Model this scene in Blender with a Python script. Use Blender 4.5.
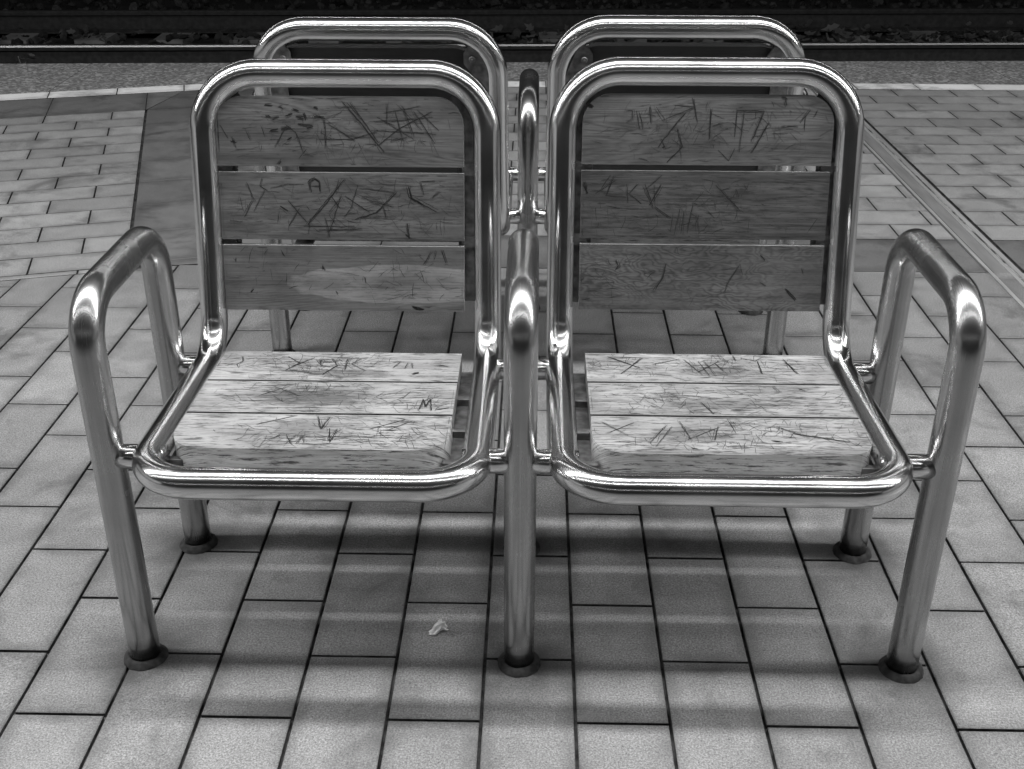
import bpy, bmesh, math, random
from mathutils import Vector, Matrix
rnd = random.Random(7)
S = bpy.context.scene
for o in list(bpy.data.objects): bpy.data.objects.remove(o)

# ------------------------------------------------------------------ camera
yaw, pitch, roll, F, H = -0.020952, 0.474930, 0.002031, 1122.2, 1.28953
fwd = Vector((math.sin(yaw)*math.cos(pitch), math.cos(yaw)*math.cos(pitch), -math.sin(pitch)))
rt = Vector((math.cos(yaw), -math.sin(yaw), 0)); up = rt.cross(fwd)
r2 = rt*math.cos(roll)+up*math.sin(roll); u2 = up*math.cos(roll)-rt*math.sin(roll)
cam = bpy.data.objects.new('camera', bpy.data.cameras.new('camera')); S.collection.objects.link(cam)
M = Matrix((r2, u2, -fwd)).transposed().to_4x4(); M.translation = (0, 0, H); cam.matrix_world = M
cam.data.sensor_width = 36; cam.data.lens = F*36/1024; cam.data.clip_end = 500; cam.data.clip_start = 0.02
S.camera = cam

# ------------------------------------------------------------------ world, exposure
w = bpy.data.worlds.new('World'); S.world = w; w.use_nodes = True
nt = w.node_tree; nt.nodes.clear()
sky = nt.nodes.new('ShaderNodeTexSky'); sky.sky_type = 'NISHITA'; sky.sun_disc = False
sky.sun_elevation = math.radians(40); sky.sun_rotation = math.radians(200)
bw = nt.nodes.new('ShaderNodeRGBToBW'); bg = nt.nodes.new('ShaderNodeBackground'); out = nt.nodes.new('ShaderNodeOutputWorld')
bg.inputs['Strength'].default_value = 0.05
nt.links.new(sky.outputs[0], bw.inputs[0]); nt.links.new(bw.outputs[0], bg.inputs[0]); nt.links.new(bg.outputs[0], out.inputs[0])
S.view_settings.view_transform = 'Standard'; S.view_settings.look = 'None'
S.view_settings.gamma = 1.0; S.view_settings.exposure = 0.42
S.render.engine = 'CYCLES'
ROOF = 3.3
# lamp rows under the station roof: (Y, length, width, watts)
LAMPS = [(1.68, 18, 0.15, 440), (0.1, 18, 0.07, 58), (-5.0, 18, 0.08, 30), (5.9, 18, 0.14, 70)]

# ------------------------------------------------------------------ helpers
def link(o, parent=None):
    S.collection.objects.link(o)
    if parent is not None: o.parent = parent
    return o
def tag(o, label=None, cat=None, group=None, kind=None):
    for k, v in (('label', label), ('category', cat), ('group', group), ('kind', kind)):
        if v: o[k] = v
    return o
def mesh_obj(name, bm, mats, parent=None, smooth=True, loc=None):
    me = bpy.data.meshes.new(name); bm.normal_update(); bm.to_mesh(me); bm.free()
    for m in (mats if isinstance(mats, (list, tuple)) else [mats]): me.materials.append(m)
    if smooth:
        for p in me.polygons: p.use_smooth = True
    o = bpy.data.objects.new(name, me); link(o, parent)
    if loc is not None: o.location = loc
    return o
def empty(name, loc=(0, 0, 0)):
    o = bpy.data.objects.new(name, None); o.location = loc; o.empty_display_size = .1
    return link(o)
def fillet(pts, rads, closed=False, n=14):
    """round the corners of a 3-D polyline"""
    P = [Vector(p) for p in pts]; N = len(P); out = []
    for i in range(N):
        r = rads[i] if isinstance(rads, (list, tuple)) else rads
        if (not closed and i in (0, N-1)) or r <= 0: out.append(P[i].copy()); continue
        a = (P[(i-1) % N]-P[i]).normalized(); b = (P[(i+1) % N]-P[i]).normalized()
        ang = a.angle(b)
        if ang > math.pi-1e-3: out.append(P[i].copy()); continue
        d = r/math.tan(ang/2); c = P[i]+(a+b).normalized()*(r/math.sin(ang/2))
        s = P[i]+a*d-c; e = P[i]+b*d-c; tot = s.angle(e); ax = s.cross(e).normalized()
        for k in range(n+1): out.append(c+Matrix.Rotation(tot*k/n, 3, ax) @ s)
    # subdivide long straight runs
    res = []; M_ = len(out)
    for i in range(M_ if closed else M_-1):
        a = out[i]; b = out[(i+1) % M_]; L = (b-a).length; k = max(1, int(L/.05))
        if L < 1e-6: continue
        for j in range(k): res.append(a.lerp(b, j/k))
    if not closed: res.append(out[-1])
    return res
def tube(bm, path, r, closed=False, seg=40, caps=True):
    uvl = bm.loops.layers.uv.verify()
    N = len(path); T = []
    for i in range(N):
        if closed: t = path[(i+1) % N]-path[i-1]
        else: t = path[min(i+1, N-1)]-path[max(i-1, 0)]
        T.append(t.normalized())
    n = T[0].orthogonal().normalized(); frames = []
    for i in range(N):
        if i: n = T[i-1].rotation_difference(T[i]) @ n; n = (n-T[i]*n.dot(T[i])).normalized()
        frames.append(n.copy())
    twist = 0
    if closed:
        q = T[-1].rotation_difference(T[0]) @ frames[-1]
        twist = math.atan2(q.cross(frames[0]).dot(T[0]), q.dot(frames[0]))
    rings = []; L = 0; Ls = []
    for i in range(N):
        if i: L += (path[i]-path[i-1]).length
        Ls.append(L); a0 = twist*i/N; b = T[i].cross(frames[i])
        rings.append([bm.verts.new(path[i]+r*(math.cos(a0+2*math.pi*k/seg)*frames[i]+math.sin(a0+2*math.pi*k/seg)*b)) for k in range(seg)])
    for i in range(N if closed else N-1):
        j = (i+1) % N; l0 = Ls[i]; l1 = Ls[j] if j else L+(path[0]-path[-1]).length
        for k in range(seg):
            k2 = (k+1) % seg
            f = bm.faces.new((rings[i][k], rings[i][k2], rings[j][k2], rings[j][k]))
            for lp, uv in zip(f.loops, ((k/seg, l0), ((k+1)/seg, l0), ((k+1)/seg, l1), (k/seg, l1))): lp[uvl].uv = uv
    if not closed and caps:
        bm.faces.new(rings[0][::-1]); bm.faces.new(rings[-1])
    bmesh.ops.recalc_face_normals(bm, faces=bm.faces)
def lathe(bm, prof, c, seg=40, axis='Z'):
    rings = []
    for r, z in prof:
        rings.append([bm.verts.new(Vector(c)+Vector((r*math.cos(2*math.pi*k/seg), r*math.sin(2*math.pi*k/seg), z))) for k in range(seg)])
    for a, b in zip(rings, rings[1:]):
        for k in range(seg): bm.faces.new((a[k], a[(k+1) % seg], b[(k+1) % seg], b[k]))
def box(bm, lo, hi, mat=0, M=None):
    vs = [bm.verts.new(((lo, hi)[i & 1][0], (lo, hi)[i >> 1 & 1][1], (lo, hi)[i >> 2 & 1][2])) for i in range(8)]
    if M is not None:
        for v in vs: v.co = M @ v.co
    for f in ((0, 2, 3, 1), (4, 5, 7, 6), (0, 1, 5, 4), (2, 6, 7, 3), (0, 4, 6, 2), (1, 3, 7, 5)):
        g = bm.faces.new([vs[i] for i in f]); g.material_index = mat
def bevel_all(bm, w_, seg=2, ang=0.5):
    e = [x for x in bm.edges if len(x.link_faces) == 2 and x.calc_face_angle(0) > ang]
    bmesh.ops.bevel(bm, geom=e, offset=w_, segments=seg, affect='EDGES', profile=.5)

# ------------------------------------------------------------------ materials
class NB:
    def __init__(s, name):
        s.m = bpy.data.materials.new(name); s.m.use_nodes = True; s.t = s.m.node_tree
        s.b = s.t.nodes['Principled BSDF']
    def n(s, typ, **kw):
        x = s.t.nodes.new('ShaderNode'+typ)
        for k, v in kw.items():
            if k.startswith('i_'): x.inputs[int(k[2:]) if k[2:].isdigit() else k[2:]].default_value = v
            else: setattr(x, k, v)
        return x
    def l(s, a, b): s.t.links.new(a, b)
    def noise(s, vec, scale, detail=3, rough=.5, dist=0):
        x = s.n('TexNoise'); x.inputs['Scale'].default_value = scale; x.inputs['Detail'].default_value = detail
        x.inputs['Roughness'].default_value = rough; x.inputs['Distortion'].default_value = dist
        s.l(vec, x.inputs['Vector']); return x.outputs['Fac']
    def mapping(s, vec, sc=(1, 1, 1), rot=(0, 0, 0), loc=(0, 0, 0)):
        x = s.n('Mapping'); x.inputs['Scale'].default_value = sc; x.inputs['Rotation'].default_value = rot; x.inputs['Location'].default_value = loc
        s.l(vec, x.inputs['Vector']); return x.outputs[0]
    def ramp(s, fac, stops):
        x = s.n('ValToRGB'); s.l(fac, x.inputs[0]); e = x.color_ramp.elements
        while len(e) < len(stops): e.new(.5)
        for k, (p, v) in enumerate(stops): e[k].position = p; e[k].color = (v, v, v, 1)
        return x.outputs[0]
    def math(s, op, a, b=None, c=None):
        x = s.n('Math'); x.operation = op
        for i, v in enumerate((a, b, c)):
            if v is None: continue
            if isinstance(v, (int, float)): x.inputs[i].default_value = v
            else: s.l(v, x.inputs[i])
        return x.outputs[0]
    def mix(s, fac, a, b, mode='MIX'):
        x = s.n('Mix'); x.data_type = 'RGBA'; x.blend_type = mode
        for sock, v in ((x.inputs[0], fac), (x.inputs[6], a), (x.inputs[7], b)):
            if isinstance(v, (int, float)): sock.default_value = v if sock == x.inputs[0] else (v, v, v, 1)
            else: s.l(v, sock)
        return x.outputs[2]
    def bump(s, h, strength, dist=.001):
        x = s.n('Bump'); x.inputs['Strength'].default_value = strength; x.inputs['Distance'].default_value = dist
        s.l(h, x.inputs['Height']); s.l(x.outputs[0], s.b.inputs['Normal']); return x
    def base(s, v):
        if isinstance(v, (int, float)): s.b.inputs['Base Color'].default_value = (v, v, v, 1)
        else: s.l(v, s.b.inputs['Base Color'])
    def rough(s, v):
        if isinstance(v, (int, float)): s.b.inputs['Roughness'].default_value = v
        else: s.l(v, s.b.inputs['Roughness'])

def steel(name, base, r0, r1):
    m = NB(name); uv = m.n('TexCoord').outputs['UV']; ob = m.n('TexCoord').outputs['Object']
    lines = m.noise(m.mapping(uv, (220, 1.2, 1)), 1, 2)
    lines2 = m.noise(m.mapping(uv, (45, 3, 1)), 1, 2)
    smear = m.noise(ob, 11, 4, .6)
    fine = m.noise(ob, 90, 3)
    m.b.inputs['Metallic'].default_value = 1
    r = m.math('ADD', m.math('MULTIPLY', m.math('ADD', m.math('MULTIPLY', lines, .35), m.math('MULTIPLY', smear, .85)), r1-r0), r0-.1*(r1-r0))
    m.rough(r)
    m.base(m.ramp(m.math('ADD', m.math('MULTIPLY', smear, .6), m.math('MULTIPLY', lines2, .4)), [(.3, base*.78), (.6, base)]))
    m.bump(m.math('ADD', m.math('MULTIPLY', lines, .55), m.math('ADD', m.math('MULTIPLY', lines2, .5), m.math('MULTIPLY', fine, .02))), .025, .0006)
    return m.m
STEEL = steel('brushed_steel', .72, .115, .26)
STEEL_LEG = steel('worn_steel', .42, .15, .36)
m = NB('zinc_plate'); ob = m.n('TexCoord').outputs['Object']; m.b.inputs['Metallic'].default_value = .8
m.base(m.ramp(m.noise(ob, 60, 4), [(.35, .12), (.7, .3)])); m.rough(.5); PLATE = m.m
m = NB('black_rubber'); ob = m.n('TexCoord').outputs['Object']
m.base(m.ramp(m.noise(ob, 80, 4), [(.35, .008), (.7, .045)])); m.rough(.85); m.bump(m.noise(ob, 120, 3), .6); RUBBER = m.m
m = NB('carved_scratch'); m.base(.014); m.rough(.9); SCRATCH = m.m
m = NB('shallow_scratch'); m.base(.055); m.rough(.9); SCRATCH2 = m.m

def wood(name, light, dark, coat=0, patch=None, dirt=.5, wear=None, swirl=None):
    """UV in metres: u along the grain. patch/wear = (u, v, ru, rv, value) ellipses of really lighter / dirtier wood"""
    m = NB(name); uv = m.n('TexCoord').outputs['UV']
    sx = m.n('SeparateXYZ'); m.l(uv, sx.inputs[0])
    warp = m.noise(m.mapping(uv, (1.5, 12, 1)), 1, 3, .5)
    d = m.math('ADD', m.math('MULTIPLY', sx.outputs[1], 6), m.math('MULTIPLY', warp, 2.6))
    if swirl:
        du = m.math('MULTIPLY', m.math('SUBTRACT', sx.outputs[0], swirl[0]), 1/swirl[2])
        dv = m.math('MULTIPLY', m.math('SUBTRACT', sx.outputs[1], swirl[1]), 1/swirl[3])
        q = m.math('SQRT', m.math('ADD', m.math('MULTIPLY', du, du), m.math('MULTIPLY', dv, dv)))
        d = m.math('ADD', m.math('MULTIPLY', q, .22), m.math('MULTIPLY', m.noise(m.mapping(uv, (9, 22, 1)), 1, 3), 1.5))
    ring = m.math('POWER', m.math('MULTIPLY', m.math('ADD', m.math('SINE', m.math('MULTIPLY', d, 75)), 1), .5), .6)
    amp = m.ramp(m.noise(m.mapping(uv, (4, 9, 1)), 1, 2), [(.4, .03), (.62, .2 if swirl else .16)])
    fib = m.noise(m.mapping(uv, (5, 420, 1)), 1, 4, .65)
    soft = m.noise(m.mapping(uv, (1.1, 34, 1)), 1, 4, .6)
    g = m.math('ADD', m.math('MULTIPLY', fib, .45), m.math('MULTIPLY', soft, .55))
    g = m.mix(amp, g, ring)
    col = m.ramp(g, [(.28, dark), (.62, light)])
    for q in [patch] if patch else []:
        sx = m.n('SeparateXYZ'); m.l(uv, sx.inputs[0])
        du = m.math('MULTIPLY', m.math('SUBTRACT', sx.outputs[0], q[0]), 1/q[2]); dv = m.math('MULTIPLY', m.math('SUBTRACT', sx.outputs[1], q[1]), 1/q[3])
        d = m.math('SQRT', m.math('ADD', m.math('MULTIPLY', du, du), m.math('MULTIPLY', dv, dv)))
        d = m.math('ADD', d, m.math('MULTIPLY', m.noise(m.mapping(uv, (12, 40, 1)), 1, 3), .35))
        col = m.mix(m.ramp(d, [(.95, 1), (1.0, 0)]), col, m.math('MULTIPLY', g, q[4]*1.8))
    if wear:
        sx = m.n('SeparateXYZ'); m.l(uv, sx.inputs[0]); q = wear
        du = m.math('MULTIPLY', m.math('SUBTRACT', sx.outputs[0], q[0]), 1/q[2]); dv = m.math('MULTIPLY', m.math('SUBTRACT', sx.outputs[1], q[1]), 1/q[3])
        d = m.math('ADD', m.math('MULTIPLY', du, du), m.math('MULTIPLY', dv, dv))
        d = m.math('ADD', d, m.math('MULTIPLY', m.noise(m.mapping(uv, (25, 140, 1)), 1, 5, .7), 1.5))
        col = m.mix(m.ramp(m.math('MULTIPLY', d, .5), [(.44, .8), (.64, 0)]), col, q[4])
    st = m.noise(m.mapping(uv, (16, 170, 1)), 1, 6, .8)
    col = m.mix(m.ramp(st, [(.52, 0), (.59, dirt)]), col, .03)
    bl = m.noise(m.mapping(uv, (9, 14, 1)), 1, 4, .6)
    col = m.mix(m.ramp(bl, [(.35, .4), (.6, 0)]), col, dark*.5)
    m.base(col); m.rough(m.ramp(fib, [(.3, .42), (.7, .62)]))
    m.b.inputs['Coat Weight'].default_value = coat; m.b.inputs['Coat Roughness'].default_value = .18
    m.bump(m.math('ADD', fib, m.math('MULTIPLY', st, -.8)), .35, .0006)
    return m.m

FEET = [(-.654, 1.476), (-.018, 1.476), (.625, 1.476), (-.654, 1.808), (-.018, 1.808), (.625, 1.808)]
def attr_tile(name, base, rough=.55, feet=False, spread=.42, spec=1.0, stain=.35):
    """glazed stoneware: per-tile colour in the attribute 'tint', speckle and dirt from noise"""
    m = NB(name); ob = m.n('TexCoord').outputs['Object']
    at = m.n('Attribute'); at.attribute_name = 'tint'
    big = m.noise(ob, 2.2, 4, .6); mid = m.noise(ob, 14, 5, .65); fine = m.noise(ob, 310, 3, .75); pit = m.noise(ob, 210, 2, .5)
    c = m.math('MULTIPLY', m.math('ADD', m.math('MULTIPLY', at.outputs['Fac'], spread), 1-spread/2), base)
    c = m.mix(m.ramp(big, [(.3, stain), (.65, 0)]), c, base*.5)
    c = m.mix(m.ramp(mid, [(.35, .35*spec), (.62, 0)]), c, base*.55)
    c = m.mix(.8*spec, c, m.ramp(fine, [(.32, .3), (.5, 1.0), (.68, 1.9)]), 'MULTIPLY')
    c = m.mix(m.ramp(pit, [(.28, .75*spec), (.36, 0)]), c, base*.22)
    se = m.n('SeparateXYZ'); m.l(m.n('TexCoord').outputs['UV'], se.inputs[0])
    eu = m.math('MULTIPLY', m.math('SUBTRACT', 1, m.math('ABSOLUTE', se.outputs[0])), .148); ev = m.math('MULTIPLY', m.math('SUBTRACT', 1, m.math('ABSOLUTE', se.outputs[1])), .075)
    ed = m.math('ADD', m.math('MINIMUM', eu, ev), m.math('MULTIPLY', m.math('SUBTRACT', m.noise(ob, 9, 5, .65), .5), .09))
    c = m.mix(m.ramp(ed, [(0, .55), (.028, 0)]), c, base*.35)      # dirt creeping in from the joints
    sp = m.noise(ob, 3.1, 6, .7, .6); c = m.mix(m.ramp(sp, [(.54, 0), (.68, .7)]), c, base*.25)
    if feet:                              # grime that has collected round the feet of the bench
        dd = None
        for fx, fy_ in FEET:
            x = m.n('VectorMath'); x.operation = 'DISTANCE'; m.l(ob, x.inputs[0]); x.inputs[1].default_value = (fx, fy_, 0)
            dd = x.outputs['Value'] if dd is None else m.math('MINIMUM', dd, x.outputs['Value'])
        dd = m.math('ADD', dd, m.math('MULTIPLY', m.noise(ob, 22, 4, .6), .09))
        c = m.mix(m.ramp(dd, [(.075, .85), (.17, 0)]), c, base*.16)
    m.base(c); m.rough(m.ramp(mid, [(.3, rough-.1), (.7, rough+.12)])); m.bump(fine, .35, .0006)
    return m.m
TILE_NEAR = attr_tile('stoneware_tile_grey', .255, feet=True, stain=.5)
TILE_FAR = attr_tile('stoneware_tile_light', .31, stain=.25)
TILE_DARK = attr_tile('stoneware_tile_dark', .14, stain=.25, spec=.6)
KERB = attr_tile('white_tactile_line', .88, stain=.1, spec=.25, spread=.2)
m = NB('joint_mortar'); ob = m.n('TexCoord').outputs['Object']
m.base(m.ramp(m.noise(ob, 28, 6, .7), [(.38, .008), (.68, .085)])); m.rough(.9); MORTAR = m.m
m = NB('exposed_aggregate'); ob = m.n('TexCoord').outputs['Object']
vo = m.n('TexVoronoi'); vo.inputs['Scale'].default_value = 75; m.l(ob, vo.inputs['Vector'])
sep = m.n('SeparateColor'); m.l(vo.outputs['Color'], sep.inputs[0])
c = m.ramp(sep.outputs[0], [(.1, .10), (.6, .22), (.95, .42)])
c = m.mix(m.ramp(m.noise(ob, 5, 4), [(.3, .45), (.7, 0)]), c, .12)
m.base(c); m.rough(.8); m.bump(vo.outputs['Distance'], .5, .002); AGG = m.m
m = NB('ballast_stone'); ob = m.n('TexCoord').outputs['Object']; at = m.n('Attribute'); at.attribute_name = 'tint'
m.base(m.mix(m.ramp(m.noise(ob, 30, 4), [(.35, .6), (.65, 0)]), m.math('MULTIPLY', at.outputs['Fac'], .05), .006)); m.rough(.85); STONE = m.m
m = NB('track_soil'); ob = m.n('TexCoord').outputs['Object']
m.base(m.ramp(m.noise(ob, 25, 5), [(.35, .003), (.7, .014)])); m.rough(.95); m.bump(m.noise(ob, 40, 4), .6, .01); SOIL = m.m
m = NB('rail_rust'); ob = m.n('TexCoord').outputs['Object']
m.base(m.ramp(m.noise(ob, 30, 4), [(.35, .006), (.7, .022)])); m.rough(.8); RUST = m.m
m = NB('rail_running_face'); m.b.inputs['Metallic'].default_value = 1; m.base(.5); m.rough(.32); RAILTOP = m.m
m = NB('concrete'); ob = m.n('TexCoord').outputs['Object']
m.base(m.ramp(m.noise(ob, 4, 5), [(.3, .10), (.7, .18)])); m.rough(.85); CONC = m.m
m = NB('ceiling_panel'); ob = m.n('TexCoord').outputs['Object']
m.base(m.ramp(m.noise(ob, 1.5, 4), [(.3, .05), (.7, .09)])); m.rough(.8); CEIL = m.m
m = NB('plaster_wall'); m.base(.1); WALL2 = m.m; m.rough(.9)
m = NB('dark_wall'); m.base(.04); m.rough(.9); DWALL = m.m
m = NB('steel_sheet'); ob = m.n('TexCoord').outputs['Object']; m.b.inputs['Metallic'].default_value = .7
m.base(m.ramp(m.noise(m.mapping(ob, (40, 4, 1)), 1, 4), [(.3, .5), (.7, .75)])); m.rough(.45); CHAN = m.m
m = NB('dirty_filler'); ob = m.n('TexCoord').outputs['Object']
m.base(m.ramp(m.noise(m.mapping(ob, (60, 12, 1)), 1, 5, .7), [(.42, .015), (.56, .35)])); m.rough(.7); FILL = m.m
m = NB('channel_cover'); ob = m.n('TexCoord').outputs['Object']
m.base(m.ramp(m.noise(m.mapping(ob, (30, 4, 1)), 1, 5), [(.3, .15), (.7, .22)])); m.rough(.55); COVER = m.m
m = NB('foil_paper'); ob = m.n('TexCoord').outputs['Object']
m.base(m.ramp(m.noise(ob, 200, 2), [(.3, .85), (.6, .95)])); m.rough(.3); FOIL = m.m

# ------------------------------------------------------------------ paving: every tile a low bevelled block
def clip_poly(poly, a, b):
    """keep the part of poly to the left of the line a->b"""
    out = []; N = len(poly)
    side = lambda q: (b[0]-a[0])*(q[1]-a[1])-(b[1]-a[1])*(q[0]-a[0])
    for i in range(N):
        p, q = poly[i], poly[(i+1) % N]; sp, sq = side(p), side(q)
        if sp >= 0: out.append(p)
        if sp*sq < 0:
            t = sp/(sp-sq); out.append((p[0]+t*(q[0]-p[0]), p[1]+t*(q[1]-p[1])))
    return out
def area(p): return .5*sum(p[i][0]*p[(i+1) % len(p)][1]-p[(i+1) % len(p)][0]*p[i][1] for i in range(len(p)))
def inset(poly, d):
    r = poly
    for i in range(len(poly)):
        a, b = poly[i], poly[(i+1) % len(poly)]; L = math.hypot(b[0]-a[0], b[1]-a[1])
        if L < 1e-6: continue
        nx, ny = -(b[1]-a[1])/L*d, (b[0]-a[0])/L*d
        r = clip_poly(r, (a[0]+nx, a[1]+ny), (b[0]+nx, b[1]+ny))
        if len(r) < 3: return None
    return r
def paving(name, region, origin, ang, du, dv, mat, gap=.005, z=0.0, shift=None, seed=1, bev=.0018):
    """tiles du x dv (u dir at angle ang), rows stacked along v, every other row shifted; region is a convex CCW polygon"""
    R_ = random.Random(seed); bm = bmesh.new(); uvl = bm.loops.layers.uv.verify(); tint = bm.loops.layers.float_color.new('tint')
    ca, sa = math.cos(ang), math.sin(ang)
    loc = [((x-origin[0])*ca+(y-origin[1])*sa, -(x-origin[0])*sa+(y-origin[1])*ca) for x, y in region]
    u0, u1 = min(p[0] for p in loc), max(p[0] for p in loc); v0, v1 = min(p[1] for p in loc), max(p[1] for p in loc)
    sh = du*.5 if shift is None else shift
    for j in range(math.floor(v0/dv)-1, math.ceil(v1/dv)+1):
        off = (j % 2)*sh
        for i in range(math.floor((u0-off)/du)-1, math.ceil((u1-off)/du)+1):
            a, b = i*du+off, j*dv
            q = [(a, b), (a+du, b), (a+du, b+dv), (a, b+dv)]
            q = [(origin[0]+x*ca-y*sa, origin[1]+x*sa+y*ca) for x, y in q]
            for k in range(len(region)): 
                q = clip_poly(q, region[k], region[(k+1) % len(region)])
                if len(q) < 3: break
            if len(q) < 3 or area(q) < 2e-4: continue
            lo = inset(q, gap/2); hi = inset(lo, bev) if lo else None
            if not hi: continue
            if len(hi) != len(lo): lo = hi
            dz = R_.uniform(-.0004, .0004); tl = R_.gauss(0, .0008); tx = R_.gauss(0, .0008)
            g = lambda p: z+dz+(p[0]-q[0][0])*tl+(p[1]-q[0][1])*tx
            vb = [bm.verts.new((p[0], p[1], z-.011)) for p in lo]; vm = [bm.verts.new((p[0], p[1], g(p)-bev*.8)) for p in lo]; vt = [bm.verts.new((p[0], p[1], g(p))) for p in hi]
            fs = [bm.faces.new(vt)]; n = len(lo)
            for k in range(n):
                k2 = (k+1) % n
                fs += [bm.faces.new((vm[k], vm[k2], vt[k2], vt[k])), bm.faces.new((vb[k], vb[k2], vm[k2], vm[k]))]; fs[-1].material_index = 1
            t = min(1, max(0, R_.gauss(.5, .24)))
            for f in fs:
                for lp in f.loops:
                    lp[tint] = (t, t, t, 1); x, y = lp.vert.co.x-origin[0], lp.vert.co.y-origin[1]
                    lp[uvl].uv = (((x*ca+y*sa)-a-du/2)/(du/2), ((-x*sa+y*ca)-b-dv/2)/(dv/2))
    o = mesh_obj(name, bm, [mat, MORTAR], smooth=False); tag(o, kind='structure'); return o
EY = lambda x: 6.53+.044*x            # platform edge
# mortar bed: one slab for the whole platform
bm = bmesh.new()
top = [(-9, -9), (9, -9), (9, EY(9)-.004), (-9, EY(-9)-.004)]
vt = [bm.verts.new((x, y, -.009)) for x, y in top]; vb = [bm.verts.new((x, y, -.5)) for x, y in top]
bm.faces.new(vt)
for k in range(4): bm.faces.new((vb[k], vb[(k+1) % 4], vt[(k+1) % 4], vt[k]))
o = mesh_obj('platform_base', bm, MORTAR, smooth=False); tag(o, kind='structure')
c16, s16 = math.cos(math.radians(16)), math.sin(math.radians(16))
KX, KY = -1.1262, 3.306
A16 = math.radians(16)
nearL = (-6, KY+(-6-KX)*math.tan(A16))
# near field: long tiles running away from the camera. u = Y axis
X0, Y0, TW, TL = -0.5262, 1.3392+.1481, .15, .2962
paving('floor', [0, (KX, -8.9), (6, -8.9), (6, 3.312), (KX, 3.312)][1:], (X0, Y0), math.pi/2, TL, TW, TILE_NEAR, gap=.0056, shift=TL/2, seed=3)
paving('floor', [nearL, (-6, -8.9), (KX, -8.9), (KX, KY)], (X0, Y0), math.pi/2, TL, TW, TILE_NEAR, gap=.0056, shift=TL/2, seed=4)
# dark cross band on the right of the kink
CH0, CH1 = 1.416, 1.536
WR = lambda y: -1.02-.04*(y-3.3)       # right edge of the dark wedge
for a, b, sd in ((WR(3.5), CH0, 5), (CH1, 6, 6)):
    paving('floor_band', [(a, 3.315), (b, 3.315), (b, 3.608), (a, 3.608)], (.09, 3.312), 0, .60, .297, TILE_DARK, gap=.004, seed=sd)
    paving('floor', [(a if a > 0 else WR(3.61), 3.61), (b, 3.61), (b, 5.885), (a if a > 0 else WR(5.885), 5.885)], (.05, 3.61), 0, .296, .1516, TILE_FAR, gap=.0055, bev=.001, seed=sd+2)
    paving('edge_line', [(a if a > 0 else -1.33, 5.89), (b, 5.89), (b, 6.025), (a if a > 0 else -1.36, 6.025)], (.05, 5.89), 0, .322, .135, KERB, gap=.005, shift=0, seed=sd+4)
# rotated left part along the bend of the platform
pl = lambda x, y0: (x, y0+(x+1.30)*math.tan(A16))
PB = (-1.399, 3.683); PT = (-1.868, 5.336)
ex = lambda y: PB[0]+(y-PB[1])*(PT[0]-PB[0])/(PT[1]-PB[1])
ptl = (-6, PT[1]+(-6-PT[0])*math.tan(A16)*1.05)
paving('floor', [(-6, nearL[1]+.004), (ex(3.262), 3.262), PT, ptl], (-1.868, 5.336), A16, .30, .1515, TILE_FAR, gap=.006, bev=.001, seed=11)
paving('floor_band', [(ex(3.27)+.005, 3.28), (KX, KY+.006), (WR(3.31), 3.315), (WR(5.85), 5.885), (-1.335, 5.885), (-1.80, 5.745), (PT[0]+.006, PT[1]+.004)], PT, A16, .9, .30, TILE_DARK, gap=.003, shift=.25, seed=12)
paving('floor_band', [ptl, (PT[0], PT[1]+.004), (-1.80, 5.745), (-6, 5.745-4.2*math.tan(A16)-.02)], (-1.868, 5.336), A16, .45, .42, TILE_DARK, gap=.003, seed=13)
paving('edge_line', [(-6, 5.75-4.2*math.tan(A16)-.02), (-1.80, 5.75), (-1.335, 5.89), (-1.365, 6.022), (-1.84, 5.885), (-6, 5.885-4.16*math.tan(A16)-.02)], (-1.8, 5.75), A16, .33, .3, KERB, gap=.005, shift=0, seed=14)
# aggregate strip up to the edge
paving('platform_edge', [(-1.37, 6.03), (9, 6.03), (9, EY(9)), (-1.37, EY(-1.37))], (.55, 5.9), math.radians(2.5), 1.0, 2, AGG, gap=.004, shift=0, seed=15)
paving('platform_edge', [(-6, 5.89-4.16*math.tan(A16)-.02), (-1.84, 5.89), (-1.37, 6.03), (-1.37, EY(-1.37)), (-6, EY(-6))], (.55, 5.0), math.radians(2.5), 1.0, 4, AGG, gap=.004, shift=0, seed=16)
# expansion joint channel running to the edge line
ch = empty('expansion_joint', (1.476, 3.0, 0))
tag(ch, 'steel edged expansion joint strip running through the paving to the platform edge', 'expansion joint')
def strip(name, x0, x1, z, mat):
    bm = bmesh.new(); box(bm, (x0-1.476, -7.4, -.02), (x1-1.476, 3.02, z)); bevel_all(bm, .0008, 1); return mesh_obj(name, bm, mat, ch, smooth=False)
strip('edge_profile', 1.420, 1.432, .0015, CHAN); strip('seal', 1.432, 1.437, -.003, RUBBER)
strip('cover_strip', 1.437, 1.484, -.0005, COVER); strip('edge_profile', 1.484, 1.497, .001, CHAN)
strip('dirty_groove', 1.497, 1.505, -.001, FILL); strip('edge_profile', 1.505, 1.522, .0015, CHAN); strip('seal', 1.522, 1.532, -.003, RUBBER)

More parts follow.
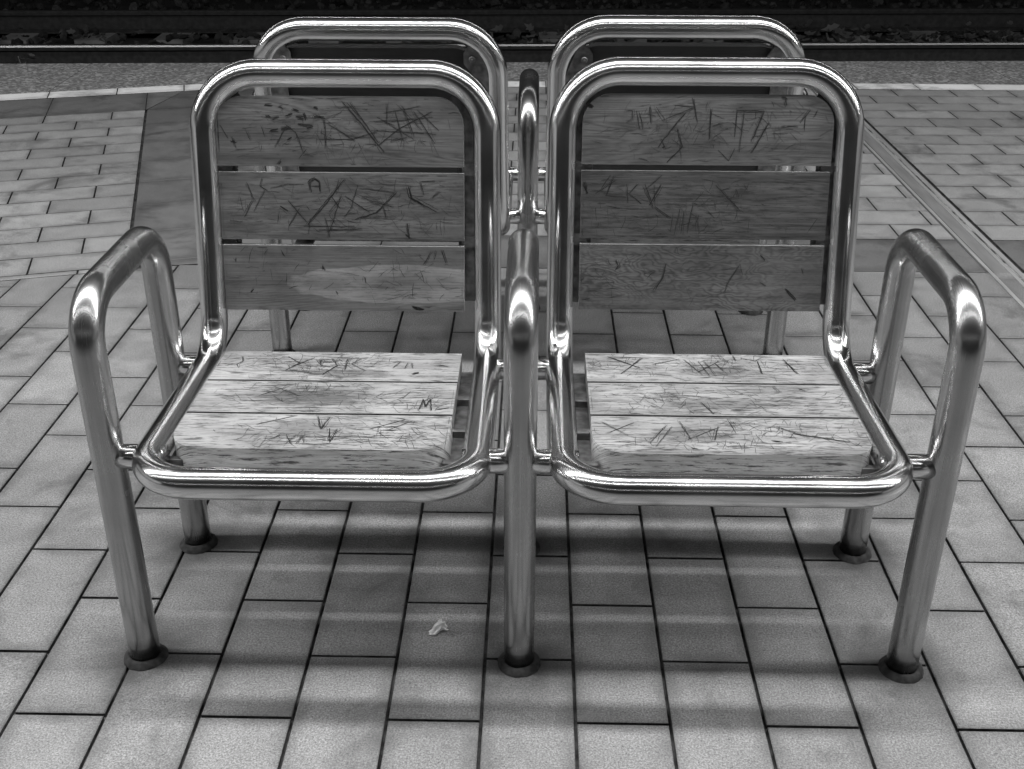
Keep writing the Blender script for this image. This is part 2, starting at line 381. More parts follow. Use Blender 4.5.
# ------------------------------------------------------------------ track
bm = bmesh.new()
for q in ([(-40, EY(-40), -.42), (40, EY(40), -.42), (40, 30, -.42), (-40, 30, -.42)],): bm.faces.new([bm.verts.new(v) for v in q])
bmesh.ops.subdivide_edges(bm, edges=bm.edges, cuts=60, use_grid_fill=True)
for v in bm.verts: v.co.z += rnd.uniform(-.02, .02)
o = mesh_obj('track_bed', bm, SOIL); tag(o, kind='structure')
TA = math.atan(.047)
def track_pt(s, n, z): return Vector((s*math.cos(TA)-n*math.sin(TA), 8.2+s*math.sin(TA)+n*math.cos(TA), z))
TM = Matrix.Translation((0, 8.2, 0)) @ Matrix.Rotation(TA, 4, 'Z')
def rail(n, label):
    prof = [(-.075, -.372), (-.075, -.362), (-.02, -.345), (-.008, -.335), (-.008, -.245), (-.034, -.235), (-.036, -.212), (-.028, -.2015), (0, -.2), (.028, -.2015), (.036, -.212), (.034, -.235), (.008, -.245), (.008, -.335), (.02, -.345), (.075, -.362), (.075, -.372)]
    bm = bmesh.new(); ends = []
    xs = [-14+i*.5 for i in range(57)]
    for x in xs: ends.append([bm.verts.new(TM @ Vector((x, n+a, b))) for a, b in prof])
    for A_, B_ in zip(ends, ends[1:]):
        for k in range(len(prof)):
            k2 = (k+1) % len(prof); f = bm.faces.new((A_[k], A_[k2], B_[k2], B_[k])); f.material_index = 1 if 6 <= k <= 9 and n < 1 else 0
    bm.faces.new(ends[0]); bm.faces.new(ends[-1][::-1]); bmesh.ops.recalc_face_normals(bm, faces=bm.faces)
    o = mesh_obj('rail', bm, [RUST, RAILTOP], smooth=False); tag(o, label, 'rail', 'rails of the track'); return o
rail(0, 'nearer rail with a shiny running edge just beyond the platform edge'); rail(1.505, 'farther dark rail beyond the leafy ballast')
bm = bmesh.new(); box(bm, (-.12, -.5, -.2), (.12, .62, 0)); bevel_all(bm, .01, 1)
sl = mesh_obj('sleeper', bm, CONC, smooth=False); first = True
for i in range(-9, 10):
    o = sl if first else sl.copy()
    if not first: S.collection.objects.link(o)
    first = False
    o.matrix_world = TM @ Matrix.Translation((i*.62+.2, 1.6, -.368))
    tag(o, 'dark concrete sleeper end sticking out beyond the farther rail', 'sleeper', 'sleepers under the farther rail')
# ballast: loose stones, nobody could count them
bm = bmesh.new(); tint = bm.loops.layers.float_color.new('tint')
def stone(c, s, t):
    n0 = len(bm.verts); r = bmesh.ops.create_icosphere(bm, subdivisions=1, radius=s)
    sx, sy, sz = rnd.uniform(.7, 1.3), rnd.uniform(.7, 1.3), rnd.uniform(.4, .9); R_ = Matrix.Rotation(rnd.uniform(0, 6.28), 3, Vector((rnd.random(), rnd.random(), rnd.random())).normalized())
    for v in r['verts']:
        k = rnd.uniform(.75, 1.2); v.co = Vector(c)+R_ @ Vector((v.co.x*sx*k, v.co.y*sy*k, v.co.z*sz*k))
    for f in {f for v in r['verts'] for f in v.link_faces}:
        for lp in f.loops: lp[tint] = (t, t, t, 1)
for _ in range(3600):
    s = rnd.uniform(-8, 8); n = rnd.uniform(.1, 4.2)
    if 1.42 < n < 1.6: continue
    z = -.375+(.05*math.sin(s*3.1)*math.sin(n*5) if n < 1.42 else .02)+rnd.uniform(-.02, .03)
    stone(track_pt(s, n, z), rnd.uniform(.018, .05), rnd.uniform(.1, 1)**2)
o = mesh_obj('ballast', bm, STONE, smooth=False); tag(o, 'dark gravel ballast between and beyond the rails', 'ballast', kind='stuff')
# dead leaves on the ballast
m = NB('dead_leaf'); at = m.n('Attribute'); at.attribute_name = 'tint'; m.base(m.math('MULTIPLY', at.outputs['Fac'], .075)); m.rough(.7); LEAF = m.m
bm = bmesh.new(); tint = bm.loops.layers.float_color.new('tint')
def leaf(c, s, t):
    R_ = Matrix.Rotation(rnd.uniform(0, 6.28), 3, 'Z') @ Matrix.Rotation(rnd.uniform(-.9, .9), 3, 'X') @ Matrix.Rotation(rnd.uniform(-.6, .6), 3, 'Y')
    outl = [(-.9, 0, .1), (-.4, .45, 0), (-.1, .3, .02), (.2, .5, .08), (.4, .2, 0), (1, 0, .25), (.4, -.25, .02), (.15, -.5, .12), (-.15, -.3, 0), (-.5, -.42, .05)]
    vs = [bm.verts.new(Vector(c)+R_ @ (Vector(p)*s*rnd.uniform(.85, 1.15))) for p in outl]; cc = bm.verts.new(Vector(c)+R_ @ Vector((0, 0, -.06*s)))
    for k in range(10):
        f = bm.faces.new((vs[k], vs[(k+1) % 10], cc))
        for lp in f.loops: lp[tint] = (t, t, t, 1)
for _ in range(520):
    s = rnd.uniform(-7, 7); n = rnd.choice((rnd.gauss(.75, .25), rnd.uniform(.1, 1.4)))
    if rnd.random() < .45: s = rnd.gauss(2.5, 1.4)
    if not .09 < n < 1.4: continue
    leaf(track_pt(s, n, -.33+rnd.uniform(0, .04)), rnd.uniform(.03, .075), rnd.uniform(.25, 1))
o = mesh_obj('fallen_leaves', bm, LEAF); tag(o, 'dry fallen leaves scattered on the ballast between the rails', 'leaves', kind='stuff')
bm = bmesh.new(); tint = bm.loops.layers.float_color.new('tint')
for _ in range(26): leaf((-3.33+rnd.gauss(0, .04), EY(-3.3)+.95+rnd.gauss(0, .05), -.27+rnd.uniform(-.05, .13)), rnd.uniform(.02, .045), rnd.uniform(.5, 1))
tube(bm, [Vector((-3.33, EY(-3.3)+.95, -.42)), Vector((-3.32, EY(-3.3)+.95, -.3)), Vector((-3.34, EY(-3.3)+.94, -.14))], .004, seg=6)
o = mesh_obj('weed', bm, LEAF); tag(o, 'small dry weed growing beside the nearer rail at the far left', 'weed')

# ------------------------------------------------------------------ unseen station hall around the view
bm = bmesh.new(); box(bm, (-16, -9, ROOF), (16, 13, ROOF+.3)); o = mesh_obj('station_roof', bm, CEIL, smooth=False); tag(o, kind='structure')
bm = bmesh.new(); box(bm, (-16, 13, -.6), (16, 13.3, ROOF-.01)); o = mesh_obj('unseen_track_wall', bm, DWALL, smooth=False); tag(o, kind='structure')  # added unseen wall; blocks the sky to keep the track dark
bm = bmesh.new(); box(bm, (-16, -9.3, -.6), (16, -9, ROOF-.01)); o = mesh_obj('unseen_back_wall', bm, WALL2, smooth=False); tag(o, kind='structure')  # added unseen wall; shuts out open sky for darker steel reflections
m = NB('lamp_diffuser'); m.base(.8); m.b.inputs['Emission Color'].default_value = (1, 1, 1, 1); m.b.inputs['Emission Strength'].default_value = 6; DIFF = m.m
for k, (y, L, wd, W_) in enumerate(LAMPS):
    t = empty('ceiling_lamp', (0, y, ROOF)); tag(t, ['long strip lamp under the station roof above the benches', 'long strip lamp under the roof just behind the viewer', 'long strip lamp under the roof farthest behind the viewer', 'long strip lamp under the roof above the platform edge'][k], 'lamp', 'strip lamps under the roof')
    bm = bmesh.new(); box(bm, (-L/2, -wd/2-.03, -.09), (L/2, wd/2+.03, -.001)); bevel_all(bm, .006, 1); mesh_obj('lamp_housing', bm, CONC, t, smooth=False)
    ld = bpy.data.lights.new('lamp_light', 'AREA'); ld.shape = 'RECTANGLE'; ld.size = L; ld.size_y = wd; ld.energy = W_
    lo = bpy.data.objects.new('lamp_light', ld); lo.location = (0, 0, -.095); link(lo, t)

# ------------------------------------------------------------------ bench geometry
XC = -.018; LEGDX = .643; FRDX = .6355/2
RL, RF = .0254, .0243
LY0, LY1, LTOP = 1.476, 1.808, .652
FY, FZ = 1.394, .403          # front tube
BY, BZ = 1.87, .392          # seat/back bend
TY, TZ = 1.975, .882          # hoop top
HW = .2525
def mirror_y(p, mir): return Vector((p[0], mir-p[1], p[2])) if mir is not None else Vector(p)

def slat_mesh(name, du, dv, th, rad, mat, frame, uvoff, strokes, bev=.0042, parent=None, edge=None):
    """du x dv board, thickness th below its face; rad = corner radii (u-,v-),(u+,v-),(u+,v+),(u-,v+); frame(u,v,w) -> world"""
    bm = bmesh.new(); uvl = bm.loops.layers.uv.verify(); outl = []
    cs = [(-du/2, -dv/2), (du/2, -dv/2), (du/2, dv/2), (-du/2, dv/2)]
    for k, (x, y) in enumerate(cs):
        r = rad[k]
        if r <= 0: outl.append((x, y)); continue
        cx, cy = x-math.copysign(r, x), y-math.copysign(r, y); a0 = [math.pi, 1.5*math.pi, 0, .5*math.pi][k]
        for j in range(9): a = a0+j*math.pi/16; outl.append((cx+r*math.cos(a), cy+r*math.sin(a)))
    lo = [bm.verts.new((x, y, -th)) for x, y in outl]; hi = [bm.verts.new((x, y, 0)) for x, y in outl]
    bm.faces.new(hi); bm.faces.new(lo[::-1])
    for k in range(len(outl)): k2 = (k+1) % len(outl); bm.faces.new((lo[k], lo[k2], hi[k2], hi[k]))
    e = [x for x in bm.edges if abs(x.calc_face_angle(0)) > 1.2]
    bmesh.ops.bevel(bm, geom=e, offset=bev, segments=2, affect='EDGES', profile=.5)
    for f in bm.faces:
        side = abs(f.normal.z) < .5
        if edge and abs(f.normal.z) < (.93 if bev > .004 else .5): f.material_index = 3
        for lp in f.loops:
            c = lp.vert.co
            lp[uvl].uv = (c.x+uvoff[0], c.y+uvoff[1]+(c.z if side else 0))
    jit = []
    for st in strokes:                       # a carved letter is gone over several times with the knife
        if len(st) == 3:
            jit.append((st[0], st[1], 1))
            for _ in range(4):
                dx, dy = rnd.gauss(0, .0012), rnd.gauss(0, .0012)
                jit.append(([(x+dx+rnd.gauss(0, .0012), y+dy+rnd.gauss(0, .0012)) for x, y in st[0]], st[1]*rnd.uniform(.35, .6), rnd.choice((1, 2))))
        else: jit.append((st[0], st[1], 2 if rnd.random() < .7 else 1))
    for st in jit:                           # carved lines: thin dark grooves set in the face
        pts, wd, mi = st; P = []
        for (a, b), (c, d) in zip(pts, pts[1:]):
            n = max(2, int(math.hypot(c-a, d-b)/.006))
            for j in range(n): P.append((a+(c-a)*j/n, b+(d-b)*j/n))
        P.append(pts[-1]); P = [(x+rnd.gauss(0, .0004), y+rnd.gauss(0, .0004)) for x, y in P]
        P = [(max(-du/2+.004, min(du/2-.004, x)), max(-dv/2+.004, min(dv/2-.004, y))) for x, y in P]
        L_, R_ = [], []; n = len(P)
        for i in range(n):
            a = P[max(0, i-1)]; b = P[min(n-1, i+1)]; tx, ty = b[0]-a[0], b[1]-a[1]; l = math.hypot(tx, ty) or 1
            s = i/max(1, n-1); ww = wd*.5*(.3+.7*math.sin(math.pi*min(1, max(0, s*.9+.05)))**.6)*rnd.uniform(.6, 1.25)
            L_.append(bm.verts.new((P[i][0]-ty/l*ww, P[i][1]+tx/l*ww, .00035))); R_.append(bm.verts.new((P[i][0]+ty/l*ww, P[i][1]-tx/l*ww, .00035)))
        for i in range(n-1):
            try: f = bm.faces.new((R_[i], R_[i+1], L_[i+1], L_[i])); f.material_index = mi
            except ValueError: pass
    for v in bm.verts: v.co = frame(*v.co)
    bmesh.ops.recalc_face_normals(bm, faces=[f for f in bm.faces if f.material_index in (0, 3)])
    return mesh_obj(name, bm, [mat, SCRATCH, SCRATCH2, edge or mat], parent, smooth=False)

def rand_strokes(du, dv, n, R_, along=.3, wd=(.0005, .0013), ln=(.008, .05), cl=3):
    out = []; cs = [(R_.uniform(-.42, .42)*du, R_.uniform(-.3, .3)*dv, R_.uniform(0, math.pi)) for _ in range(cl)]
    for _ in range(n):
        cx, cy, a0 = R_.choice(cs)
        x = cx+R_.gauss(0, du*.12); y = cy+R_.gauss(0, dv*.22); a = a0+R_.gauss(0, .5)
        if R_.random() < along: a = R_.gauss(0, .12)
        l = R_.uniform(*ln); k = R_.uniform(-.25, .25)
        out.append(([(x-l/2*math.cos(a), y-l/2*math.sin(a)), (x+k*l*.3, y-k*l*.3), (x+l/2*math.cos(a), y+l/2*math.sin(a))], R_.uniform(*wd)))
    return out
def mapped(box_, du, dv, L):
    """strokes noted on the photograph's slat box -> metres on the slat face (u right, v up/back)"""
    x0, y0, x1, y1 = box_; out = []
    for item in L:
        wd, pts = (item[0], item[1:]) if isinstance(item[0], (int, float)) else (.0015, item)
        out.append(([((x-x0)/(x1-x0)*du-du/2, -((y-y0)/(y1-y0)*dv-dv/2)) for x, y in pts], wd*.62, 1))
    return out
T2, T3 = .0028, .0045
BACK = {
 ('L', 0): ((108, 125, 772, 315), [(T2, (450, 140), (500, 200), (558, 275)), ((462, 142), (515, 205)), ((470, 140), (545, 250)), ((545, 255), (600, 210), (690, 165)), ((570, 145), (568, 200)), ((535, 195), (690, 180)), ((525, 215), (700, 225)), ((640, 165), (695, 250)), ((650, 160), (705, 215)), ((385, 240), (470, 240), (540, 220)), ((400, 185), (405, 250)), ((410, 200), (480, 245)), ((265, 265), (300, 205), (325, 225), (343, 280)), (T2, (113, 175), (112, 275)), ((120, 205), (140, 240)), ((150, 235), (160, 265)), ((190, 225), (200, 245)), ((610, 150), (640, 230)), ((620, 235), (575, 245)), ((590, 165), (610, 245)), ((230, 205), (240, 235)), ((600, 150), (660, 215)), ((560, 170), (655, 150)), ((540, 180), (640, 240)), ((285, 215), (320, 212)),
    (T3, (245, 150), (262, 152)), (T3, (283, 155), (290, 157)), (T3, (245, 178), (258, 183)), (T3, (262, 188), (280, 182)), (T3, (300, 178), (315, 172)), (T3, (318, 160), (332, 165)), (T3, (325, 180), (345, 186)), (T3, (330, 200), (368, 205)), (T3, (375, 155), (384, 158)), (T3, (375, 180), (400, 182)), (T3, (255, 218), (275, 214)), (T3, (285, 213), (310, 211)), (T3, (300, 243), (312, 235)), (T3, (345, 172), (352, 190)), (T3, (352, 212), (366, 210)), (T3, (150, 245), (160, 250)), (T2, (280, 300), (270, 315))]),
 ('L', 1): ((115, 333, 776, 517), [((190, 362), (205, 400), (212, 412)), ((232, 350), (225, 370), (245, 385)), ((240, 380), (205, 440)), ((255, 375), (300, 365), (345, 365)), ((205, 410), (180, 455)), (T2, (455, 350), (400, 420), (350, 475)), ((440, 350), (430, 390)), ((300, 410), (350, 470)), ((270, 470), (275, 440)), (T2, (280, 425), (300, 440)), ((490, 365), (470, 430), (450, 455)), ((495, 375), (590, 385)), (T2, (595, 385), (540, 440), (480, 460)), ((500, 400), (585, 425)), ((490, 455), (590, 458)), ((555, 420), (565, 455)), ((660, 355), (668, 390)), ((710, 380), (690, 400)), (T3, (628, 372), (635, 400), (665, 420)), (T2, (635, 400), (702, 438)), (T3, (365, 385), (362, 360), (375, 350), (388, 358), (388, 385)), (T2, (365, 370), (388, 370)), (T3, (622, 470), (626, 512)), (T3, (618, 500), (632, 512)), ((340, 480), (480, 480)), ((380, 490), (500, 485)), ((420, 400), (440, 430)), ((445, 395), (425, 450), (405, 512)), ((350, 500), (360, 460)), ((400, 455), (410, 510)), ((300, 480), (330, 430)), ((455, 395), (520, 440)), ((660, 355), (700, 352)), ((410, 440), (445, 400))]),
 ('L', 2): ((128, 535, 780, 713), [((240, 560), (250, 545)), (T2, (205, 655), (198, 665)), ((285, 548), (295, 565)), ((690, 550), (670, 585)), (T2, (720, 545), (730, 580)), ((705, 548), (700, 570)), (T2, (395, 590), (400, 600)), (.008, (640, 700), (668, 710)), ((510, 620), (512, 636)), ((160, 570), (162, 580)), ((430, 660), (436, 668))]),
 ('R', 0): ((115, 120, 803, 312), [((232, 165), (250, 165), (252, 190), (235, 195)), ((262, 165), (272, 215)), ((270, 170), (280, 215)), (T2, (298, 155), (302, 200)), ((295, 175), (315, 180)), ((315, 155), (340, 190)), ((335, 190), (420, 155), (365, 150)), (T2, (415, 130), (428, 195)), (T2, (395, 170), (340, 240), (325, 262)), (T2, (465, 160), (465, 240)), ((535, 160), (533, 235)), ((555, 165), (548, 275)), (T2, (535, 162), (610, 165), (580, 245)), (T2, (625, 195), (582, 278)), (T2, (375, 215), (388, 265), (350, 305)), ((330, 240), (345, 265)), ((490, 270), (520, 300), (535, 265)), ((710, 195), (735, 160)), ((725, 175), (722, 215)), ((755, 160), (745, 180)), ((660, 205), (705, 205)), ((470, 205), (500, 195)), (T3, (338, 262), (344, 264)), (.008, (655, 124), (668, 132)), (T3, (664, 130), (670, 148)), (.010, (128, 150), (142, 156))]),
 ('R', 1): ((120, 333, 800, 518), [(.010, (130, 365), (136, 395)), ((160, 395), (215, 360)), ((175, 380), (200, 345)), ((185, 400), (245, 405)), ((245, 370), (250, 420)), (T2, (275, 370), (250, 395), (285, 420)), (T2, (295, 370), (320, 430)), (T2, (310, 425), (340, 370)), ((320, 370), (325, 430)), ((330, 390), (300, 385)), (T2, (325, 430), (370, 460)), (T2, (490, 370), (560, 440)), ((500, 385), (530, 375)), ((375, 450), (370, 500)), ((395, 430), (380, 510)), ((405, 440), (400, 500)), ((430, 420), (415, 500)), ((545, 380), (555, 400)), ((440, 450), (450, 505)), ((470, 440), (490, 460)), ((340, 345), (300, 380)), ((210, 345), (190, 400))]),
 ('R', 2): ((120, 540, 788, 716), [(T2, (220, 582), (228, 598), (220, 608)), (T2, (358, 590), (350, 630), (330, 660)), ((560, 590), (530, 640), (520, 670)), (T3, (690, 655), (720, 685)), ((730, 600), (735, 615)), (T2, (615, 565), (630, 580)), ((620, 640), (635, 648)), ((130, 690), (150, 686))]),
}
SEAT = {
 ('L', 0): ((170, 65, 905, 148), [((235, 82), (245, 95), (230, 105), (242, 115)), (T2, (375, 80), (420, 100), (385, 120)), (T2, (400, 110), (455, 85)), ((400, 122), (470, 128)), (T2, (480, 90), (485, 105)), (T2, (510, 85), (535, 105), (500, 132)), (T2, (560, 85), (562, 118)), ((600, 85), (575, 100), (625, 120)), ((700, 95), (725, 92), (705, 110)), ((745, 95), (740, 112)), ((760, 95), (765, 112)), (.007, (768, 128), (786, 124)), ((840, 100), (870, 105))]),
 ('L', 1): ((115, 155, 890, 248), [(T2, (790, 235), (797, 205), (807, 228), (817, 205), (827, 238)), ((330, 170), (420, 200)), ((300, 200), (380, 170)), (T2, (840, 236), (875, 230))]),
 ('L', 2): ((65, 258, 880, 358), [(T2, (475, 265), (497, 302), (510, 265)), (T2, (520, 300), (535, 338), (545, 300)), ((400, 318), (425, 345)), ((410, 345), (430, 318)), ((405, 330), (430, 330)), ((440, 345), (450, 320), (460, 340)), ((360, 330), (385, 320)), ((640, 300), (740, 270)), ((700, 300), (760, 275)), ((440, 325), (640, 322)), ((300, 290), (410, 262))]),
 ('R', 0): ((66, 60, 740, 135), [(T2, (130, 70), (215, 100)), (T2, (160, 115), (225, 72)), ((250, 90), (330, 75)), ((370, 110), (440, 78)), ((380, 80), (400, 118)), ((395, 78), (415, 118)), ((340, 75), (380, 115)), (T2, (425, 85), (440, 105)), ((500, 70), (540, 78), (560, 68)), (T2, (545, 78), (545, 112)), (T2, (620, 72), (640, 110)), ((440, 62), (445, 75)), ((480, 62), (485, 78))]),
 ('R', 1): ((75, 140, 800, 232), [(T2, (385, 195), (410, 228)), ((600, 145), (615, 165)), (T2, (675, 152), (690, 156)), ((250, 170), (450, 185))]),
 ('R', 2): ((80, 238, 848, 335), [((110, 255), (180, 290)), ((120, 285), (200, 255)), ((235, 310), (290, 262)), ((250, 318), (305, 265)), ((330, 250), (350, 300)), ((290, 280), (420, 270)), (T2, (435, 265), (415, 300)), ((340, 300), (440, 265)), (T2, (640, 280), (785, 300)), ((600, 262), (680, 290)), (.008, (575, 300), (600, 302)), (T3, (345, 320), (362, 322)), ((470, 245), (480, 280))]),
}
EDGE = wood('oak_worn_lit_edge', .85, .38, dirt=.95); EDGE2 = wood('oak_top_edge_highlight', .85, .6, coat=.8, dirt=.5); DARKWOOD = wood('oak_dark_back', .035, .015, dirt=.3)  # EDGE: worn wood plus painted front light; EDGE2: painted lamp glint along slat rims
WOODS = {}
def get_wood(key):
    if key in WOODS: return WOODS[key]
    kind, side, i = key; o = UVO[key]
    if kind == 'back':
        if side == 'L' and i == 2: WOODS[key] = wood('oak_back_light_heart', .15, .04, coat=.6, patch=(o[0]+.10, o[1]-.010, .25, .044, .24), dirt=.35)
        elif side == 'R' and i == 2: WOODS[key] = wood('oak_back_swirl', .14, .022, coat=.6, dirt=.5, swirl=(o[0]+.01, o[1], .12, .035))
        elif side == 'R' and i == 1: WOODS[key] = wood('oak_back_dark', .115, .018, coat=.6, dirt=.9)
        elif i == 1: WOODS[key] = wood('oak_back_scuffed', .145, .035, coat=.6, dirt=.6)
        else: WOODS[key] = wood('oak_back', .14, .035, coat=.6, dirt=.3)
    else:
        wr = {('L', 0): (o[0]+.02, o[1]-.03, .13, .03, .13), ('L', 1): (o[0]-.02, o[1], .15, .06, .07), ('L', 2): (o[0]-.01, o[1]+.01, .10, .045, .16), ('R', 1): (o[0], o[1]-.02, .15, .035, .14), ('R', 2): (o[0]-.06, o[1], .11, .04, .17), ('R', 0): (o[0], o[1]-.01, .09, .04, .16)}.get((side, i))
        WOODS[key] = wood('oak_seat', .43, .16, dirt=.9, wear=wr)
    return WOODS[key]
UVO = {(k, s, i): (rnd.uniform(0, 9), rnd.uniform(0, 9)) for k in ('back', 'seat') for s in 'LR' for i in range(3)}

def build_bench(mir, label, group, mirf=None, ltop=LTOP):
    """mir None: the front bench (it faces the viewer); a number: the same bench mirrored about Y = mir/2"""
    fy = lambda y: y if mir is None else mir-y
    root = empty('bench', (XC, fy(1.7), 0)); tag(root, label, 'bench', group)
    off = Vector(root.location)
    V = lambda x, y, z: Vector((x, fy(y), z))-off
    VL = V
    frames = []
    for k in (-1, 0, 1):
        x = XC+k*LEGDX+(.007 if k < 0 and mir is None else 0)
        dl = .006 if k > 0 else (-.002 if k < 0 else 0)
        bm = bmesh.new(); tube(bm, fillet([V(x, LY0, .004), V(x, LY0, ltop+dl), V(x, LY1, ltop+dl), V(x, LY1, .004)], [0, .075, .075, 0]), RL)
        a = mesh_obj('arm_frame', bm, STEEL_LEG, root)
        for y in (LY0, LY1):
            bm = bmesh.new(); c = V(x, y, 0); kx, ky = rnd.uniform(-1, 1), rnd.uniform(-1, 1)
            lathe(bm, [(RL+.0004, .011), (RL+.003, .0115), (.0315, .009), (.035, .005), (.0368, .0005)], c)
            for v in bm.verts:
                if v.co.z > .002: v.co.z += (v.co.x-c.x)*.06*kx+(v.co.y-c.y)*.05*ky+rnd.uniform(-.0008, .0008)
                else: v.co += Vector((rnd.uniform(-.001, .001), rnd.uniform(-.001, .001), 0))
            mesh_obj('foot_ring', bm, RUBBER, a)
    if mirf: V = lambda x, y, z: Vector((x, mirf-y, z))-off
    for side, sg in (('L', -1), ('R', 1)):
        cx = XC+sg*FRDX
        HT = .2495; tx = .003 if sg > 0 else 0; tz = TZ+(.003 if sg > 0 else -.004); ds = .0075 if sg > 0 else 0
        pts = [V(cx-HW, FY, FZ), V(cx+HW, FY, FZ), V(cx+HW, BY, BZ), V(cx+HT-tx, TY, tz), V(cx-HT-tx, TY, tz), V(cx-HW, BY, BZ)]
        bm = bmesh.new(); tube(bm, fillet(pts, [.085, .085, .09, .10, .10, .09], True), RF, True)
        fr = mesh_obj('seat_frame', bm, STEEL, root)
        # short welded stubs to the arm frames
        for s2 in (-1, 1):
            lx = XC+(sg+s2)/2*LEGDX
            for y in (LY0, LY1):
                z = FZ+(BZ-FZ)*(y-FY)/(BY-FY)
                xa, xb = sorted((lx-s2*.012, cx+s2*(HW-.012)+(-s2*.012 if y == LY0 else 0)))
                bm = bmesh.new(); tube(bm, [VL(xa, y, z-.003), VL((xa+xb)/2, y, z-.003), VL(xb, y, z-.003)], .0195, seg=28)
                mesh_obj('connector', bm, STEEL, root)
        # seat slats
        slope = math.atan2(BZ-FZ, BY-FY)
        for i, (ya, yb) in enumerate(((1.731, 1.850), (1.606, 1.7225), (1.482, 1.5975)) if sg < 0 else ((1.740, 1.859), (1.613, 1.7315), (1.482, 1.6045))):
            yc = (ya+yb)/2; zc = .412-.012*(yc-1.48)/.36; th = .032 if i < 2 else .044
            f = lambda u, v, w, yc=yc, zc=zc: V(cx+.013*sg+u, yc+v, zc+w+v*math.tan(slope))
            R_ = random.Random(hash((sg, i)) % 997 if False else 31*i+sg*7+50)
            bx_, L = SEAT[(side, i)]; st = mapped(bx_, .436, yb-ya, L)+rand_strokes(.436, yb-ya, 330, R_, .45, wd=(.0004, .0010), ln=(.004, .035), cl=8)
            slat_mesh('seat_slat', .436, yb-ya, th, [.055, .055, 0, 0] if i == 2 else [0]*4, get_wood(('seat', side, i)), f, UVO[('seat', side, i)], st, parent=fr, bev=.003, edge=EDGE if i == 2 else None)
        # back slats on the reclined plane
        t = Vector((0, TY-BY, TZ-BZ)).normalized(); nrm = Vector((0, -t.z, t.y))
        base = Vector((cx, BY, BZ)); Lh = (Vector((0, TY, TZ))-Vector((0, BY, BZ))).length
        for i, (a, b) in enumerate(((.3385, .459), (.209, .328), (.080, .1985))):
            a += ds; b += ds; c = (a+b)/2
            def f(u, v, w, c=c):
                q = base+t*(c+v)+nrm*(w+.012); return V(q.x+u-(.008 if side == 'L' else .001), q.y, q.z)
            R_ = random.Random(77*i+sg*13+200)
            bx_, L = BACK[(side, i)]; st = (mapped(bx_, .435, b-a, L) if mir is None else [])+rand_strokes(.435, b-a, 280 if i < 2 else 120, R_, .4, wd=(.0004, .0009), ln=(.004, .03), cl=7)
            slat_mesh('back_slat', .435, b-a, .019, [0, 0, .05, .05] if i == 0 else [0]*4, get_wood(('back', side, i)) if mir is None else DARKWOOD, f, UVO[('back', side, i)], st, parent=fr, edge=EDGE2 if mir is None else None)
        # side plates behind the back slats with chamfered top, screws, and bars below the seat
        for s2 in (-1, 1):
            bm = bmesh.new()
            xo, xi = HW-.012, .182
            outl = [(xi+.016, .095), (xo, .095), (xo, .40), (xo-.028, .470), (xi+.012, .470), (xi, .452), (xi, .430), (xi+.016, .408)]
            lo = [bm.verts.new(((s2*x, y, 0))) for x, y in outl]; hi = [bm.verts.new((s2*x, y, .004)) for x, y in outl]
            bm.faces.new(lo); bm.faces.new(hi[::-1])
            for k in range(len(outl)): k2 = (k+1) % len(outl); bm.faces.new((lo[k], lo[k2], hi[k2], hi[k]))
            for a, b in ((.328+ds, .3385+ds), (.1985+ds, .209+ds)):
                box(bm, (s2*xo if s2 < 0 else .205, (a+b)/2-.010, .0042), (-.205 if s2 < 0 else xo, (a+b)/2+.010, .012))
            for v in bm.verts:
                q = base+t*v.co.y+nrm*(v.co.z-.0195); v.co = V(q.x+v.co.x, q.y, q.z)
            bmesh.ops.recalc_face_normals(bm, faces=bm.faces); mesh_obj('back_plate', bm, PLATE, fr, smooth=False)
            for c in (.440, .276, .148):
                bm = bmesh.new(); q = base+t*c+nrm*(-.0195)
                lathe(bm, [(.0, -.0035), (.003, -.0035), (.0034, -.0025), (.0042, -.0035), (.0065, -.0028), (.0075, 0)], (0, 0, 0), seg=16)
                R3 = Matrix((Vector((1, 0, 0)), t, nrm)).transposed()
                for v in bm.verts: p = R3 @ v.co; v.co = V(q.x+s2*.2+p.x, q.y+p.y, q.z+p.z)
                bmesh.ops.recalc_face_normals(bm, faces=bm.faces); mesh_obj('screw', bm, PLATE, fr)
            bm = bmesh.new()
            def bb(x0, x1, y0, y1, z0, z1):
                n0 = len(bm.verts); box(bm, (x0, y0, z0), (x1, y1, z1)); bm.verts.ensure_lookup_table()
                for v in bm.verts[n0:]: v.co = V(cx+v.co.x, v.co.y, v.co.z-(v.co.y-1.48)*.03)
            a, b = sorted((s2*.196, s2*.2405)); bb(a, b, 1.475, 1.86, .364, .3695)
            for y in (1.5, 1.606, 1.724):
                bb(a, b, y-.006, y+.006, .3697, .383)
            bmesh.ops.recalc_face_normals(bm, faces=bm.faces); bevel_all(bm, .001, 1); mesh_obj('seat_bar', bm, PLATE, fr, smooth=False)
        # two cross bars that carry the plates (under the slats)
        for y in (1.50, 1.80):
            bm = bmesh.new(); box(bm, (-HW+.01, -.010, -.004), (HW-.01, .010, .0))
            for v in bm.verts: v.co = V(cx+v.co.x, y+v.co.y, .3635-(y-1.48)*.03+v.co.z)
            bmesh.ops.recalc_face_normals(bm, faces=bm.faces); mesh_obj('cross_bar', bm, PLATE, fr, smooth=False)
    return root
G = 'steel and wood benches standing back to back'
build_bench(None, 'front two seat bench of steel tube with scratched wooden slats, facing the viewer', G)
build_bench(4.468, 'rear two seat steel tube bench facing the tracks, standing behind the front bench', G, mirf=4.39, ltop=.67)

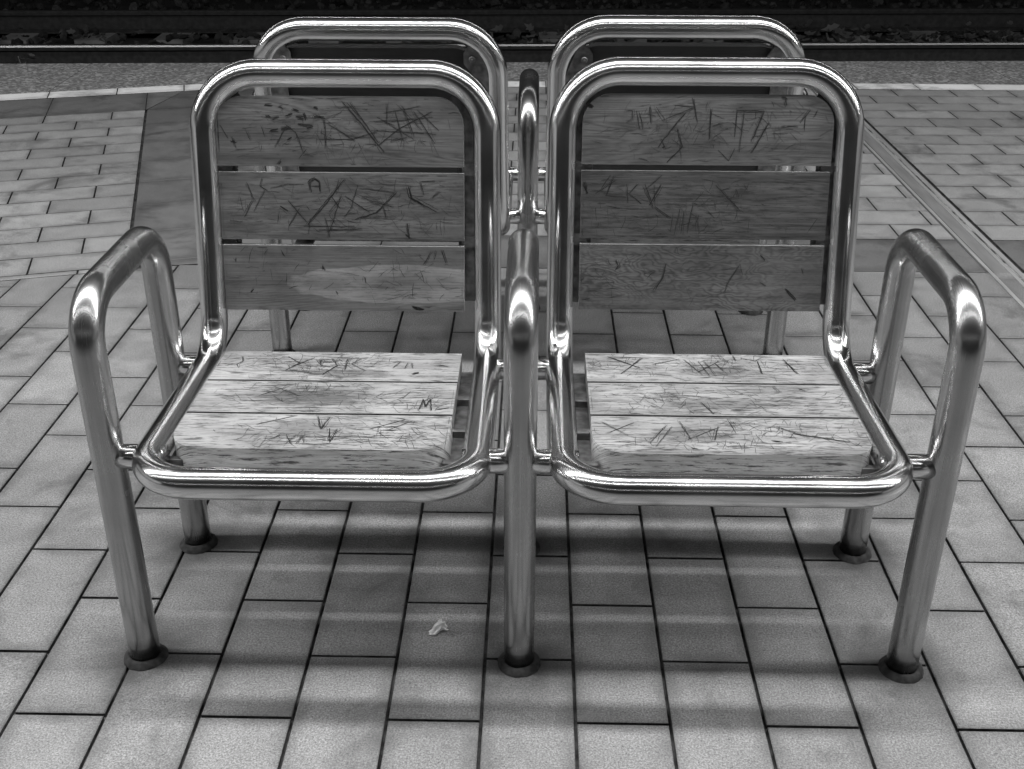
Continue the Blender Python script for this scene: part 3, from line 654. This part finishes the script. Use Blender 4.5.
# ------------------------------------------------------------------ litter
bm = bmesh.new(); bmesh.ops.create_icosphere(bm, subdivisions=3, radius=1)
from mathutils import noise as _n
for v in bm.verts:
    c = v.co.copy(); k = 1+.55*_n.noise(c*1.7+Vector((3, 1, 7)))+.35*_n.noise(c*4.3)
    f = 1+.25*math.copysign(1, _n.noise(c*3.1))*abs(_n.noise(c*6))
    v.co = Vector((c.x*.0165*k*f, c.y*.008*k+.3*c.x*abs(c.x)*.008, max(0, (c.z*.007*k*f+.006+.004*math.sin(c.x*3+1)))))
o = mesh_obj('crumpled_wrapper', bm, FOIL, smooth=False, loc=(-.160, 1.551, .0008)); o.rotation_euler.z = .35; o.scale = (.95, .95, 1.5)
tag(o, 'tiny crumpled white foil wrapper lying on the floor tiles under the left seat', 'litter')
